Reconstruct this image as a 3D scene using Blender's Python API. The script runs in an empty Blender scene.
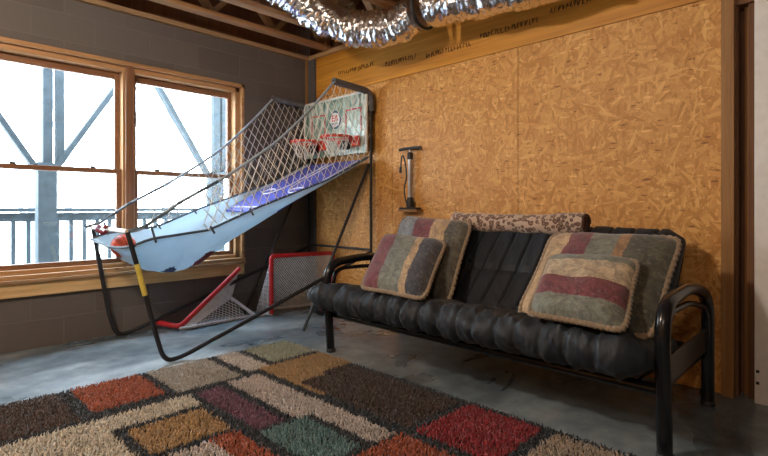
import bpy, math, random
import numpy as np
from mathutils import Vector, Matrix, noise
random.seed(7)
rng = np.random.default_rng(5)
S = bpy.context.scene
COL = S.collection
PI = math.pi

# ------------------------------------------------------------------ camera, sky, lights, exposure
cd = bpy.data.cameras.new('camera'); cam = bpy.data.objects.new('camera', cd); COL.objects.link(cam)
cd.sensor_width = 36; cd.lens = 490 / 768 * 36; cd.shift_y = -20 / 768; cd.clip_start = .05; cd.clip_end = 300
cam.location = (4.217, -3.163, 1.0); cam.rotation_euler = (PI / 2, 0, math.atan2(.7, .7143))
S.camera = cam

W = bpy.data.worlds.new('overcast_sky'); S.world = W; W.use_nodes = True
wn = W.node_tree; bg = wn.nodes['Background']
tc = wn.nodes.new('ShaderNodeTexCoord'); sx = wn.nodes.new('ShaderNodeSeparateXYZ'); cr = wn.nodes.new('ShaderNodeValToRGB')
wn.links.new(tc.outputs['Generated'], sx.inputs[0]); wn.links.new(sx.outputs['Z'], cr.inputs[0])
cr.color_ramp.elements[0].position = 0.0; cr.color_ramp.elements[0].color = (.90, .96, 1.0, 1)
cr.color_ramp.elements[1].position = .6; cr.color_ramp.elements[1].color = (.62, .80, 1.0, 1)
wn.links.new(cr.outputs[0], bg.inputs['Color']); bg.inputs['Strength'].default_value = 17.0

def point_lamp(name, loc, power, color, r=.08):
    l = bpy.data.lights.new(name, 'POINT'); l.energy = power; l.color = color; l.shadow_soft_size = r
    o = bpy.data.objects.new(name, l); o.location = loc; COL.objects.link(o); return o
point_lamp('fill_lamp', (2.1, -3.5, 2.45), 135, (1.0, .88, .73), .10)  # unseen warm fill light, added to brighten the room interior
point_lamp('fill_lamp', (4.6, -4.3, 2.45), 50, (1.0, .88, .74), .15)  # weaker fill added behind the camera, no fixture modelled
S.view_settings.view_transform = 'Standard'; S.view_settings.look = 'None'
S.view_settings.exposure = 0.22; S.view_settings.gamma = 1.0; S.view_settings.use_curve_mapping = False

# ------------------------------------------------------------------ materials
class NT:
    def __init__(s, name):
        s.m = bpy.data.materials.new(name); s.m.use_nodes = True; s.t = s.m.node_tree
        s.b = s.t.nodes['Principled BSDF']; s.out = s.t.nodes['Material Output']
    def n(s, kind, **kw):
        nd = s.t.nodes.new(kind)
        for k, v in kw.items():
            if k.startswith('i_'):
                key = k[2:]; nd.inputs[int(key) if key.isdigit() else key].default_value = v
            else: setattr(nd, k, v)
        return nd
    def l(s, a, b): s.t.links.new(a, b)
    def math(s, op, a, b=None, c=None):
        nd = s.n('ShaderNodeMath', operation=op)
        for i, v in enumerate((a, b, c)):
            if v is None: continue
            if isinstance(v, (int, float)): nd.inputs[i].default_value = v
            else: s.l(v, nd.inputs[i])
        return nd.outputs[0]
    def mix(s, fac, a, b, mode='MIX'):
        nd = s.n('ShaderNodeMix', data_type='RGBA', blend_type=mode)
        for i, v in ((0, fac), (6, a), (7, b)):
            if isinstance(v, (int, float)): nd.inputs[i].default_value = v
            elif isinstance(v, tuple): nd.inputs[i].default_value = (*v, 1) if len(v) == 3 else v
            else: s.l(v, nd.inputs[i])
        return nd.outputs[2]
    def ramp(s, fac, stops, interp='LINEAR'):
        nd = s.n('ShaderNodeValToRGB'); r = nd.color_ramp; r.interpolation = interp
        while len(r.elements) < len(stops): r.elements.new(.5)
        for e, (p, c) in zip(r.elements, stops):
            e.position = p; e.color = (*c, 1) if isinstance(c, tuple) else (c, c, c, 1)
        s.l(fac, nd.inputs[0]); return nd.outputs[0]
    def obj(s, scale=(1, 1, 1), rot=(0, 0, 0), loc=(0, 0, 0), src='Object'):
        c = s.n('ShaderNodeTexCoord'); mp = s.n('ShaderNodeMapping')
        mp.inputs['Scale'].default_value = scale; mp.inputs['Rotation'].default_value = rot; mp.inputs['Location'].default_value = loc
        s.l(c.outputs[src], mp.inputs[0]); return mp.outputs[0]
    def noise(s, vec, scale=5, detail=4, rough=.55, dist=0):
        nd = s.n('ShaderNodeTexNoise'); nd.inputs['Scale'].default_value = scale; nd.inputs['Detail'].default_value = detail
        nd.inputs['Roughness'].default_value = rough; nd.inputs['Distortion'].default_value = dist
        s.l(vec, nd.inputs['Vector']); return nd.outputs['Fac']
    def bump(s, h, strength=.3, dist=.01):
        nd = s.n('ShaderNodeBump'); nd.inputs['Strength'].default_value = strength; nd.inputs['Distance'].default_value = dist
        s.l(h, nd.inputs['Height']); s.l(nd.outputs[0], s.b.inputs['Normal'])
    def base(s, c):
        if isinstance(c, tuple): s.b.inputs['Base Color'].default_value = (*c, 1)
        else: s.l(c, s.b.inputs['Base Color'])

def plain(name, c, rough=.5, metal=0, var=.12, scale=20, bump=0):
    t = NT(name); v = t.obj(); nz = t.noise(v, scale, 3)
    lo = tuple(x * (1 - var) for x in c); hi = tuple(min(1, x * (1 + var)) for x in c)
    t.base(t.ramp(nz, [(.3, lo), (.7, hi)])); t.b.inputs['Roughness'].default_value = rough; t.b.inputs['Metallic'].default_value = metal
    if bump: t.bump(nz, bump, .004)
    return t.m

def wood(name, lo, hi, axis='y', rough=.6, scale=1.0):
    t = NT(name); st = {'x': (.6, 14, 14), 'y': (14, .6, 14), 'z': (14, 14, .6)}[axis]
    v = t.obj(tuple(a * scale for a in st)); a = t.noise(v, 2.2, 5, .6, .8)
    v2 = t.obj(tuple(a * scale * 4 for a in st)); b = t.noise(v2, 2.0, 3)
    f = t.math('ADD', t.math('MULTIPLY', a, .75), t.math('MULTIPLY', b, .25))
    t.base(t.ramp(f, [(.32, lo), (.68, hi)])); t.b.inputs['Roughness'].default_value = rough; t.bump(f, .25, .003); return t.m

def osb():
    t = NT('oriented_strand_board'); P = None; V = None
    c = t.n('ShaderNodeTexCoord')
    nz = t.n('ShaderNodeTexNoise'); nz.inputs['Scale'].default_value = 5; nz.inputs['Detail'].default_value = 2; t.l(c.outputs['Object'], nz.inputs['Vector'])
    off = t.n('ShaderNodeVectorMath', operation='MULTIPLY_ADD'); t.l(nz.outputs['Color'], off.inputs[0]); off.inputs[1].default_value = (.03,) * 3; t.l(c.outputs['Object'], off.inputs[2])
    for i, (ang, sc) in enumerate([(8, 1), (38, 1.1), (66, .95), (98, 1.05), (128, 1.15), (160, .9), (85, 1.5)]):
        mp = t.n('ShaderNodeMapping'); mp.inputs['Rotation'].default_value = (0, math.radians(ang), 0)
        mp.inputs['Location'].default_value = (i * 3.7, 0, i * 1.3)
        t.l(off.outputs[0], mp.inputs[0])
        m2 = t.n('ShaderNodeMapping'); m2.inputs['Scale'].default_value = (12.5 * sc, 1, 58 * sc); t.l(mp.outputs[0], m2.inputs[0])
        vo = t.n('ShaderNodeTexVoronoi'); vo.inputs['Scale'].default_value = 1; t.l(m2.outputs[0], vo.inputs['Vector'])
        sp = t.n('ShaderNodeSeparateColor'); t.l(vo.outputs['Color'], sp.inputs[0])
        fib = t.noise(m2.outputs[0], 2.0, 3)
        g = t.math('ADD', t.math('MULTIPLY', sp.outputs[1], .75), t.math('MULTIPLY', fib, .3))
        if P is None: P, V = sp.outputs[0], g
        else:
            k = t.math('GREATER_THAN', sp.outputs[0], P)
            mx = t.n('ShaderNodeMix', data_type='FLOAT'); t.l(k, mx.inputs[0]); t.l(V, mx.inputs[2]); t.l(g, mx.inputs[3])
            V = mx.outputs[0]; P = t.math('MAXIMUM', P, sp.outputs[0])
    mp = t.n('ShaderNodeMapping'); mp.inputs['Rotation'].default_value = (0, math.radians(62), 0); mp.inputs['Scale'].default_value = (17, 1, 75); t.l(off.outputs[0], mp.inputs[0])
    vd = t.n('ShaderNodeTexVoronoi'); vd.inputs['Scale'].default_value = 1; t.l(mp.outputs[0], vd.inputs['Vector']); sd = t.n('ShaderNodeSeparateColor'); t.l(vd.outputs['Color'], sd.inputs[0])
    dk_ = t.math('MULTIPLY', t.math('GREATER_THAN', sd.outputs[2], .915), t.math('LESS_THAN', vd.outputs['Distance'], .38))
    lt_ = t.math('MULTIPLY', t.math('LESS_THAN', sd.outputs[2], .07), t.math('LESS_THAN', vd.outputs['Distance'], .45))
    V = t.math('ADD', t.math('SUBTRACT', V, t.math('MULTIPLY', dk_, .45)), t.math('MULTIPLY', lt_, .35))
    big = t.noise(c.outputs['Object'], 1.3, 3)
    fac = t.math('ADD', t.math('MULTIPLY', V, .88), t.math('MULTIPLY', big, .14))
    t.base(t.ramp(fac, [(.02, (.22, .075, .010)), (.14, (.46, .19, .032)), (.45, (.60, .275, .062)), (.78, (.72, .37, .10)), (1, (.88, .54, .20))]))
    t.b.inputs['Roughness'].default_value = .55; t.bump(V, .18, .003); return t.m

def blockwall():
    t = NT('painted_concrete_block'); c = t.n('ShaderNodeTexCoord'); sp = t.n('ShaderNodeSeparateXYZ'); t.l(c.outputs['Object'], sp.inputs[0])
    cb = t.n('ShaderNodeCombineXYZ'); t.l(sp.outputs['Y'], cb.inputs[0]); t.l(sp.outputs['Z'], cb.inputs[1])
    br = t.n('ShaderNodeTexBrick'); br.inputs['Scale'].default_value = 1; br.inputs['Brick Width'].default_value = .406; br.inputs['Row Height'].default_value = .203
    br.inputs['Mortar Size'].default_value = .006; br.inputs['Mortar Smooth'].default_value = .6
    br.inputs['Color1'].default_value = (.118, .098, .086, 1); br.inputs['Color2'].default_value = (.155, .130, .115, 1); br.inputs['Mortar'].default_value = (.165, .142, .128, 1)
    t.l(cb.outputs[0], br.inputs['Vector'])
    nz = t.noise(c.outputs['Object'], 2.2, 5); nf = t.noise(c.outputs['Object'], 70, 3)
    col = t.mix(t.math('MULTIPLY', nz, .45), br.outputs['Color'], (.085, .080, .080)); t.base(col)
    h = t.math('ADD', t.math('MULTIPLY', br.outputs['Fac'], -.6), t.math('MULTIPLY', nf, .35)); t.bump(h, .4, .006)
    t.b.inputs['Roughness'].default_value = .8; return t.m

def concrete():
    t = NT('sealed_concrete'); c = t.n('ShaderNodeTexCoord'); o = c.outputs['Object']
    mp = t.obj((1, .45, 1), (0, 0, .5)); a = t.noise(mp, 2.1, 4, .55, .4); b = t.noise(o, 8, 5, .6, .2); f = t.noise(o, 60, 2)
    k = t.math('ADD', t.math('MULTIPLY', a, .65), t.math('MULTIPLY', b, .35))
    col = t.ramp(k, [(.36, (.055, .075, .088)), (.46, (.115, .150, .170)), (.54, (.20, .245, .265)), (.66, (.37, .42, .43))])
    t.base(col); r = t.ramp(a, [(.3, .22), (.7, .40)]); t.l(r, t.b.inputs['Roughness']); t.b.inputs['Specular IOR Level'].default_value = .8; t.bump(t.math('ADD', t.math('MULTIPLY', b, .4), t.math('MULTIPLY', f, .2)), .10, .004); return t.m

def fabric(name, c, sheen=.3, scale=320, var=.3, rough=.9):
    t = NT(name); v = t.obj(); w = t.noise(v, scale, 2); b = t.noise(v, 7, 4)
    t.base(t.mix(t.math('MULTIPLY', b, var), c, tuple(x * 1.9 for x in c)))
    t.b.inputs['Roughness'].default_value = rough; t.b.inputs['Sheen Weight'].default_value = sheen; t.bump(w, .25, .002); return t.m

def twill():
    t = NT('black_cotton_twill'); v = t.obj((14, 5, 5)); a = t.noise(v, 1.2, 5, .62, 1.0); n2 = t.noise(t.obj(), 420, 2)
    t.base(t.ramp(a, [(.3, (.0075, .0115, .018)), (.7, (.014, .021, .032))])); t.bump(t.math('ADD', a, t.math('MULTIPLY', n2, .03)), .42, .02)
    t.b.inputs['Roughness'].default_value = .62; t.b.inputs['Sheen Weight'].default_value = .06; return t.m

def patchwork(name, stops, axis=0):
    t = NT(name); c = t.n('ShaderNodeTexCoord'); sp = t.n('ShaderNodeSeparateXYZ'); t.l(c.outputs['UV'], sp.inputs[0])
    nz = t.noise(c.outputs['UV'], 3.5, 3); f = t.math('ADD', sp.outputs[axis], t.math('MULTIPLY', t.math('SUBTRACT', nz, .5), .035))
    col = t.ramp(f, stops, 'CONSTANT')
    mo = t.noise(c.outputs['UV'], 9, 6, .7, 1.4); mo2 = t.noise(c.outputs['UV'], 24, 4, .7, .8)
    col = t.mix(t.ramp(mo, [(.36, 0.0), (.60, .85)]), col, t.mix(1, col, (.36, .34, .40), 'MULTIPLY'))
    col = t.mix(t.ramp(mo2, [(.52, 0.0), (.75, .30)]), col, (.55, .46, .34)); t.base(col)
    t.b.inputs['Roughness'].default_value = .75; t.b.inputs['Sheen Weight'].default_value = .3; t.bump(mo, .35, .008); return t.m

def leopard():
    t = NT('leopard_print_fleece'); v = t.obj((1, 1, 1)); vo = t.n('ShaderNodeTexVoronoi', feature='F1'); vo.inputs['Scale'].default_value = 36
    nz = t.n('ShaderNodeTexNoise'); nz.inputs['Scale'].default_value = 22; t.l(v, nz.inputs['Vector'])
    ad = t.n('ShaderNodeVectorMath', operation='MULTIPLY_ADD'); t.l(nz.outputs['Color'], ad.inputs[0]); ad.inputs[1].default_value = (.03,) * 3; t.l(v, ad.inputs[2])
    t.l(ad.outputs[0], vo.inputs['Vector']); d = vo.outputs['Distance']; n2 = t.noise(v, 30, 3)
    ring = t.ramp(t.math('ADD', d, t.math('MULTIPLY', t.math('SUBTRACT', n2, .5), .35)), [(.20, (.30, .19, .12)), (.33, (.11, .055, .035)), (.48, (.12, .062, .04)), (.56, (.52, .38, .28))])
    t.base(ring); t.b.inputs['Roughness'].default_value = .9; t.b.inputs['Sheen Weight'].default_value = .4; return t.m

def foil():
    t = NT('crinkled_foil'); v = t.obj(); a = t.noise(v, 8, 2, .5, 2.5); vo = t.n('ShaderNodeTexVoronoi'); vo.inputs['Scale'].default_value = 11; t.l(v, vo.inputs['Vector'])
    h = t.math('ADD', a, t.math('MULTIPLY', vo.outputs['Distance'], .35)); t.bump(h, .35, .03)
    t.base((.88, .88, .90)); t.b.inputs['Metallic'].default_value = 1; t.b.inputs['Roughness'].default_value = .24; return t.m

def glass():
    t = NT('window_glass'); tr = t.n('ShaderNodeBsdfTransparent'); gl = t.n('ShaderNodeBsdfGlossy'); gl.inputs['Roughness'].default_value = .03
    tr.inputs['Color'].default_value = (.96, .98, .98, 1); mx = t.n('ShaderNodeMixShader'); mx.inputs[0].default_value = .06
    t.l(tr.outputs[0], mx.inputs[1]); t.l(gl.outputs[0], mx.inputs[2]); t.l(mx.outputs[0], t.out.inputs['Surface']); return t.m

def shag(name, c, var=.35):
    t = NT(name); v = t.obj(); w = t.noise(v, 130, 1); b = t.noise(v, 22, 2)
    f = t.math('ADD', t.math('MULTIPLY', w, .7), t.math('MULTIPLY', b, .3))
    t.base(t.ramp(f, [(.33, tuple(x * (1 - var) for x in c)), (.67, tuple(min(1, x * (1 + var)) for x in c))]))
    t.b.inputs['Roughness'].default_value = .85; t.b.inputs['Sheen Weight'].default_value = .2; return t.m

def boardmat():
    t = NT('printed_backboard'); v = t.obj((1, 1, 1)); a = t.noise(t.obj((3, 1, 1.2), (0, .5, 0)), 3.2, 4, .6, 1.5)
    t.base(t.ramp(a, [(.36, (.10, .20, .16)), (.47, (.30, .42, .34)), (.56, (.62, .68, .60)), (.7, (.80, .80, .74))]))
    t.b.inputs['Roughness'].default_value = .25; return t.m

def cloth_mat(name, c):
    t = NT(name); v = t.obj(); a = t.noise(t.obj((1, 1, 1), (0, 0, .6)), 3.5, 5, .6, 1.5); w = t.noise(v, 250, 2)
    t.base(t.ramp(a, [(.3, tuple(x * .80 for x in c)), (.7, c)])); t.bump(t.math('ADD', t.math('MULTIPLY', a, 1.0), t.math('MULTIPLY', w, .1)), .5, .02)
    t.b.inputs['Roughness'].default_value = .6
    tl = t.n('ShaderNodeBsdfTranslucent'); tl.inputs['Color'].default_value = (*c, 1); mx = t.n('ShaderNodeMixShader'); mx.inputs[0].default_value = .5
    t.l(t.b.outputs[0], mx.inputs[1]); t.l(tl.outputs[0], mx.inputs[2]); t.l(mx.outputs[0], t.out.inputs['Surface']); return t.m

M = dict(
    osb=osb(), block=blockwall(), concrete=concrete(), foil=foil(), glass=glass(), leopard=leopard(), board=boardmat(),
    band=wood('plywood_band', (.46, .17, .012), (.80, .37, .045), 'x', .5, .55),
    framing=wood('rough_framing_lumber', (.28, .13, .05), (.50, .27, .12), 'y'),
    plate=wood('sill_plate_lumber', (.26, .15, .07), (.46, .29, .15), 'y'),
    platex=wood('top_plate_lumber', (.36, .20, .08), (.55, .34, .16), 'x'),
    web=wood('truss_web_lumber', (.30, .17, .07), (.52, .33, .15), 'z'),
    casing=wood('pine_window_casing', (.32, .155, .06), (.56, .32, .14), 'y', .45),
    casingz=wood('pine_window_jamb', (.32, .155, .06), (.58, .34, .16), 'z', .45),
    sash=wood('brown_sash', (.17, .075, .035), (.30, .145, .07), 'y', .4),  # darker brown than the casing
    sashz=wood('brown_sash_stile', (.17, .075, .035), (.30, .145, .07), 'z', .4),
    apron=wood('pine_apron_board', (.52, .31, .12), (.78, .54, .26), 'y', .5),
    stud=wood('pine_stud', (.24, .105, .028), (.42, .22, .075), 'z', .6),
    darkstud=wood('dark_brown_stud', (.12, .048, .02), (.22, .10, .045), 'z', .7),  # darker brown than the pine stud
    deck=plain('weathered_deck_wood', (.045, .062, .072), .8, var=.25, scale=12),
    bark=plain('grey_bark', (.30, .31, .32), .9, var=.3), snow=plain('pale_ground', (.8, .8, .8), .9),
    decking=plain('deck_boards', (.45, .44, .43), .8),
    white=plain('white_door_paint', (.80, .78, .75), .4, var=.05), trimgrey=plain('grey_painted_post', (.11, .10, .10), .7),
    black=plain('black_enamel_metal', (.010, .011, .014), .22, var=.1), blackfoam=plain('black_foam_grip', (.012, .012, .014), .6),
    matte=plain('black_plastic', (.015, .015, .016), .5), greyfoam=plain('grey_foam_sleeve', (.13, .13, .14), .8),
    beige=plain('tan_painted_tube', (.62, .52, .36), .4), yellow=plain('yellow_tube_band', (.70, .56, .10), .4),
    rope=plain('blue_grey_webbing', (.34, .42, .50), .7), dkrope=plain('dark_webbing', (.07, .095, .125), .7),
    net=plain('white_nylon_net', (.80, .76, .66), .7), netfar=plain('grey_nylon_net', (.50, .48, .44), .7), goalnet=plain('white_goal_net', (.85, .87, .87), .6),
    cloth=cloth_mat('light_blue_polyester', (.64, .76, .84)), maroon=plain('maroon_print', (.22, .03, .05), .6), navy=plain('navy_print', (.03, .07, .20), .6),
    court=plain('violet_blue_court', (.09, .11, .52), .45, var=.15, scale=6), line=plain('white_court_line', (.75, .78, .9), .5),
    red=plain('red_steel', (.62, .025, .03), .3), redp=plain('red_plastic', (.75, .07, .035), .4), whitep=plain('white_painted_tube', (.62, .60, .62), .4),
    logoblue=plain('logo_blue', (.03, .08, .16), .4), logored=plain('logo_red', (.55, .05, .05), .4), logowhite=plain('logo_white', (.75, .75, .70), .4),
    ball=plain('orange_rubber', (.62, .09, .04), .5, scale=80), futon=twill(), thread=plain('black_thread', (.004, .004, .005), .9),
    cord=fabric('tan_twisted_cord', (.25, .185, .12), .3, 160), steel=plain('brushed_steel', (.45, .45, .45), .3, 1), dark=plain('dark_void', (.03, .022, .016), .9),
    ink=plain('black_stamp_ink', (.06, .03, .012), .8), tube=plain('black_hose', (.02, .02, .02), .5),
)

# ------------------------------------------------------------------ mesh helpers
def smooth_path(pts, k=8):
    P = [Vector(p) for p in pts]; out = []
    for i in range(len(P) - 1):
        p0 = P[max(i - 1, 0)]; p1 = P[i]; p2 = P[i + 1]; p3 = P[min(i + 2, len(P) - 1)]
        for j in range(k):
            t = j / k
            out.append(.5 * ((2 * p1) + (p2 - p0) * t + (2 * p0 - 5 * p1 + 4 * p2 - p3) * t * t + (3 * p1 - p0 - 3 * p2 + p3) * t ** 3))
    out.append(P[-1]); return out
def rounded(pts, r=.06, k=6):
    P = [Vector(p) for p in pts]; out = [P[0]]
    for i in range(1, len(P) - 1):
        a = (P[i - 1] - P[i]); b = (P[i + 1] - P[i]); ra = min(r, a.length * .48); rb = min(r, b.length * .48)
        s = P[i] + a.normalized() * ra; e = P[i] + b.normalized() * rb
        for j in range(k + 1):
            t = j / k; out.append((1 - t) ** 2 * s + 2 * t * (1 - t) * P[i] + t * t * e)
    out.append(P[-1]); return out

class MB:
    def __init__(s): s.v = []; s.f = []; s.mi = []; s.m = 0; s.uv = None
    def add(s, vs, fs):
        o = len(s.v); s.v += [tuple(v) for v in vs]; s.f += [tuple(i + o for i in f) for f in fs]; s.mi += [s.m] * len(fs)
    def box(s, lo, hi, rot=None, c=None):
        x0, y0, z0 = lo; x1, y1, z1 = hi
        vs = [Vector(p) for p in ((x0,y0,z0),(x1,y0,z0),(x1,y1,z0),(x0,y1,z0),(x0,y0,z1),(x1,y0,z1),(x1,y1,z1),(x0,y1,z1))]
        if rot is not None:
            c = Vector(c) if c is not None else sum(vs, Vector()) / 8
            vs = [rot @ (v - c) + c for v in vs]
        s.add(vs, [(0,3,2,1),(4,5,6,7),(0,1,5,4),(1,2,6,5),(2,3,7,6),(3,0,4,7)]); return s
    def bar(s, a, b, w, h, up=(0, 0, 1)):
        a = Vector(a); b = Vector(b); d = (b - a).normalized(); u = Vector(up); sd = d.cross(u)
        if sd.length < 1e-4: sd = d.cross(Vector((1, 0, 0)))
        sd.normalize(); u = sd.cross(d).normalized(); vs = []
        for p in (a, b):
            for q, r in ((-1,-1),(1,-1),(1,1),(-1,1)): vs.append(p + sd * (q * w / 2) + u * (r * h / 2))
        s.add(vs, [(0,1,2,3),(7,6,5,4),(0,4,5,1),(1,5,6,2),(2,6,7,3),(3,7,4,0)]); return s
    def tube(s, pts, r, n=10, caps=True, closed=False, rfun=None):
        P = [Vector(p) for p in pts]; m = len(P); vs = []; up = None
        for i, p in enumerate(P):
            if closed: d = P[(i + 1) % m] - P[i - 1]
            else: d = P[min(i + 1, m - 1)] - P[max(i - 1, 0)]
            d.normalize()
            if up is None:
                up = Vector((0, 0, 1)) if abs(d.z) < .9 else Vector((1, 0, 0))
            x = d.cross(up).normalized(); up = x.cross(d).normalized()
            rr = rfun(i / max(1, m - 1)) if rfun else r
            for k in range(n):
                a = 2 * PI * k / n; vs.append(p + (x * math.cos(a) + up * math.sin(a)) * rr)
        fs = []
        for i in range(m if closed else m - 1):
            for k in range(n):
                a = i * n + k; b = i * n + (k + 1) % n; j = ((i + 1) % m) * n
                fs.append((a, b, j + (k + 1) % n, j + k))
        if caps and not closed: fs += [tuple(range(n - 1, -1, -1)), tuple((m - 1) * n + k for k in range(n))]
        s.add(vs, fs); return s
    def lathe(s, prof, c, n=24, axis=(0, 0, 1)):
        q = Vector((0, 0, 1)).rotation_difference(Vector(axis).normalized()); vs = []; fs = []; c = Vector(c)
        for r, z in prof:
            for k in range(n):
                a = 2 * PI * k / n; vs.append(c + q @ Vector((r * math.cos(a), r * math.sin(a), z)))
        for i in range(len(prof) - 1):
            for k in range(n): fs.append((i*n+k, i*n+(k+1) % n, (i+1)*n+(k+1) % n, (i+1)*n+k))
        fs += [tuple(range(n - 1, -1, -1)), tuple((len(prof) - 1) * n + k for k in range(n))]
        s.add(vs, fs); return s
    def sphere(s, c, r, n=24, sc=(1, 1, 1)):
        c = Vector(c); vs = []; fs = []; m = n // 2
        for i in range(m + 1):
            t = PI * (i + .02 if i == 0 else (i - .02 if i == m else i)) / m
            for k in range(n):
                a = 2 * PI * k / n; vs.append(c + Vector((math.sin(t) * math.cos(a) * sc[0], math.sin(t) * math.sin(a) * sc[1], math.cos(t) * sc[2])) * r)
        for i in range(m):
            for k in range(n): fs.append((i*n+k, (i+1)*n+k, (i+1)*n+(k+1) % n, i*n+(k+1) % n))
        s.add(vs, fs); return s
    def build(s, name, mats, parent=None, smooth=False, bevel=0, sub=0):
        me = bpy.data.meshes.new(name); off = Vector((0, 0, 0)); p = parent
        while p: off += p.location; p = p.parent
        me.from_pydata([tuple(Vector(v) - off) for v in s.v], [], s.f)
        for m in (mats if isinstance(mats, list) else [mats]): me.materials.append(m)
        me.polygons.foreach_set('material_index', s.mi)
        if smooth: me.polygons.foreach_set('use_smooth', [True] * len(s.f))
        if s.uv:
            u = me.uv_layers.new(name='UVMap'); u.data.foreach_set('uv', [c for pl in me.polygons for vi in pl.vertices for c in s.uv[vi]])
        me.update(); o = bpy.data.objects.new(name, me); COL.objects.link(o)
        if parent: o.parent = parent
        if bevel:
            b = o.modifiers.new('bevel', 'BEVEL'); b.width = bevel; b.segments = 2; b.limit_method = 'ANGLE'
        if smooth and bevel == 0 and hasattr(me, 'set_sharp_from_angle'): me.set_sharp_from_angle(angle=math.radians(50))
        return o
def B(lo, hi): return MB().box(lo, hi)
def tag(o, label=None, cat=None, group=None, kind=None):
    if label: o['label'] = label
    if cat: o['category'] = cat
    if group: o['group'] = group
    if kind: o['kind'] = kind
    return o
def thing(name, loc, label, cat, group=None, kind=None):
    o = bpy.data.objects.new(name, None); o.location = loc; o.empty_display_size = .1; COL.objects.link(o); return tag(o, label, cat, group, kind)
def struct(o, label=None): o['kind'] = 'structure'; 
def lerp(tab, x):
    if x <= tab[0][0]: return tab[0][1]
    for (a, va), (b, vb) in zip(tab, tab[1:]):
        if x <= b: return va + (vb - va) * (x - a) / (b - a)
    return tab[-1][1]

# ------------------------------------------------------------------ the room
XR, YF, ZT = 6.4, -6.2, 2.98
o = B((-.2, YF - .2, -.12), (XR + .2, .2, 0)).build('floor', M['concrete']); struct(o)
# window wall (x = 0) with the opening
oy0, oy1, oz0, oz1 = -2.80, -.765, .50, 2.172
w = MB(); w.box((-.2, YF, 0), (0, .2, oz0)); w.box((-.2, YF, oz1), (0, .2, 2.55)); w.box((-.2, YF, oz0), (0, oy0, oz1)); w.box((-.2, oy1, oz0), (0, .2, oz1))
wl = w.build('wall_left', M['block']); struct(wl)
tp = B((-.15, YF, 2.55), (.045, .02, 2.588)); struct(tp.build('trim_1', M['plate']))
struct(B((-.2, YF, 2.588), (-.02, .2, ZT)).build('trim_2', M['darkstud']))
# board wall (y = 0)
w = MB(); w.box((0, .014, 0), (3.74, .2, ZT)); w.box((3.74, .10, 0), (XR, .2, ZT)); w.box((4.72, .0, 0), (XR, .10, 2.6)); w.box((3.74, .0, 2.6), (XR, .10, ZT))
wb = w.build('wall_back', M['darkstud']); struct(wb)
for a, b in ((0.0, 1.218), (1.221, 2.452), (2.457, 3.669)):
    B((a, 0, 0), (b, .013, 2.144)).build('strand_board_sheet', M['osb'], wb)
struct(B((.135, -.006, 2.147), (3.669, .013, 2.552)).build('trim_3', M['band']))
struct(B((.0, -.035, 2.552), (3.669, .013, 2.592)).build('trim_4', M['platex']))
# stamp on the band (small broken marks)
ink = MB()
for x0, x1, zc in ((1.62, 2.05, 2.265), (2.15, 2.62, 2.30), (2.7, 3.1, 2.335), (.5, 1.0, 2.33), (1.15, 1.5, 2.29)):
    x = x0
    while x < x1:
        wd = random.uniform(.008, .022); z = zc + random.uniform(-.004, .004)
        for _ in range(2): ink.bar((x, -.0075, z - .018), (x + random.uniform(-.01, .012), -.0075, z + .018), .004, .002, (0, 1, 0))
        ink.bar((x, -.0075, z + random.choice((-.018, 0, .018))), (x + wd, -.0075, z + random.choice((-.018, 0, .018))), .005, .002, (0, 1, 0)); x += wd + .012
    if x1 > 2.5 and x1 < 2.7: pass
st = ink.build('stamp_mark', M['ink']); st.parent = bpy.data.objects['trim_3']
# corner boards
struct(B((0, -.03, 0), (.13, .013, 2.552)).build('trim_5', M['trimgrey']))
struct(B((.0, -.05, 1.9), (.022, -.03, 2.55)).build('trim_6', M['stud']))
# opening on the right: post, recess with bare studs, white door
struct(B((3.671, -.035, 0), (3.727, .013, 2.6)).build('trim_7', M['stud']))
struct(B((3.760, .06, 0), (3.782, .10, 2.6)).build('trim_8', M['stud']))
rc = MB(); rc.box((3.782, .02, 0), (3.812, .10, 2.6)); rc.box((3.727, .0, 2.075), (3.812, .10, 2.115)); struct(rc.build('trim_9', M['darkstud']))
dr = thing('door_1', (3.815, 0, 0), None, None, kind='structure')
d = MB(); d.box((3.815, -.045, .0), (3.88, .012, 2.3)); d.build('door_frame', M['white'], dr, bevel=.004)
B((3.884, -.02, .01), (4.70, .015, 2.3)).build('door_panel', M['white'], dr, bevel=.003)
for z in (.10, .16): B((3.822, -.048, z), (3.836, -.045, z + .014)).build('screw', M['matte'], dr)
# walls behind the camera
struct(B((XR, YF, 0), (XR + .2, .2, ZT)).build('wall_right', M['block']))
struct(B((-.2, YF - .2, 0), (XR + .2, YF, ZT)).build('wall_front', M['osb']))
# ceiling: subfloor with open web trusses below it
ce = B((-.2, YF - .2, ZT), (XR + .2, .2, ZT + .03)).build('ceiling', M['framing']); struct(ce)
xt = .335
while xt < XR:
    t = MB(); t.box((xt - .044, YF, 2.594), (xt + .044, .012, 2.632)); t.box((xt - .044, YF, 2.94), (xt + .044, .012, 2.978))
    tr = t.build('floor_truss', M['framing'], ce, bevel=.002)
    wbm = MB(); y = -.05
    while y > YF + .7:
        wbm.bar((xt, y, 2.63), (xt, y - .30, 2.945), .038, .07, (1, 0, 0)); wbm.bar((xt, y - .30, 2.945), (xt, y - .60, 2.63), .038, .07, (1, 0, 0)); y -= .60
    wbm.box((xt - .044, -.06, 2.632), (xt + .044, -.02, 2.94)); wbm.build('web', M['web'], tr)
    xt += .395

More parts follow.
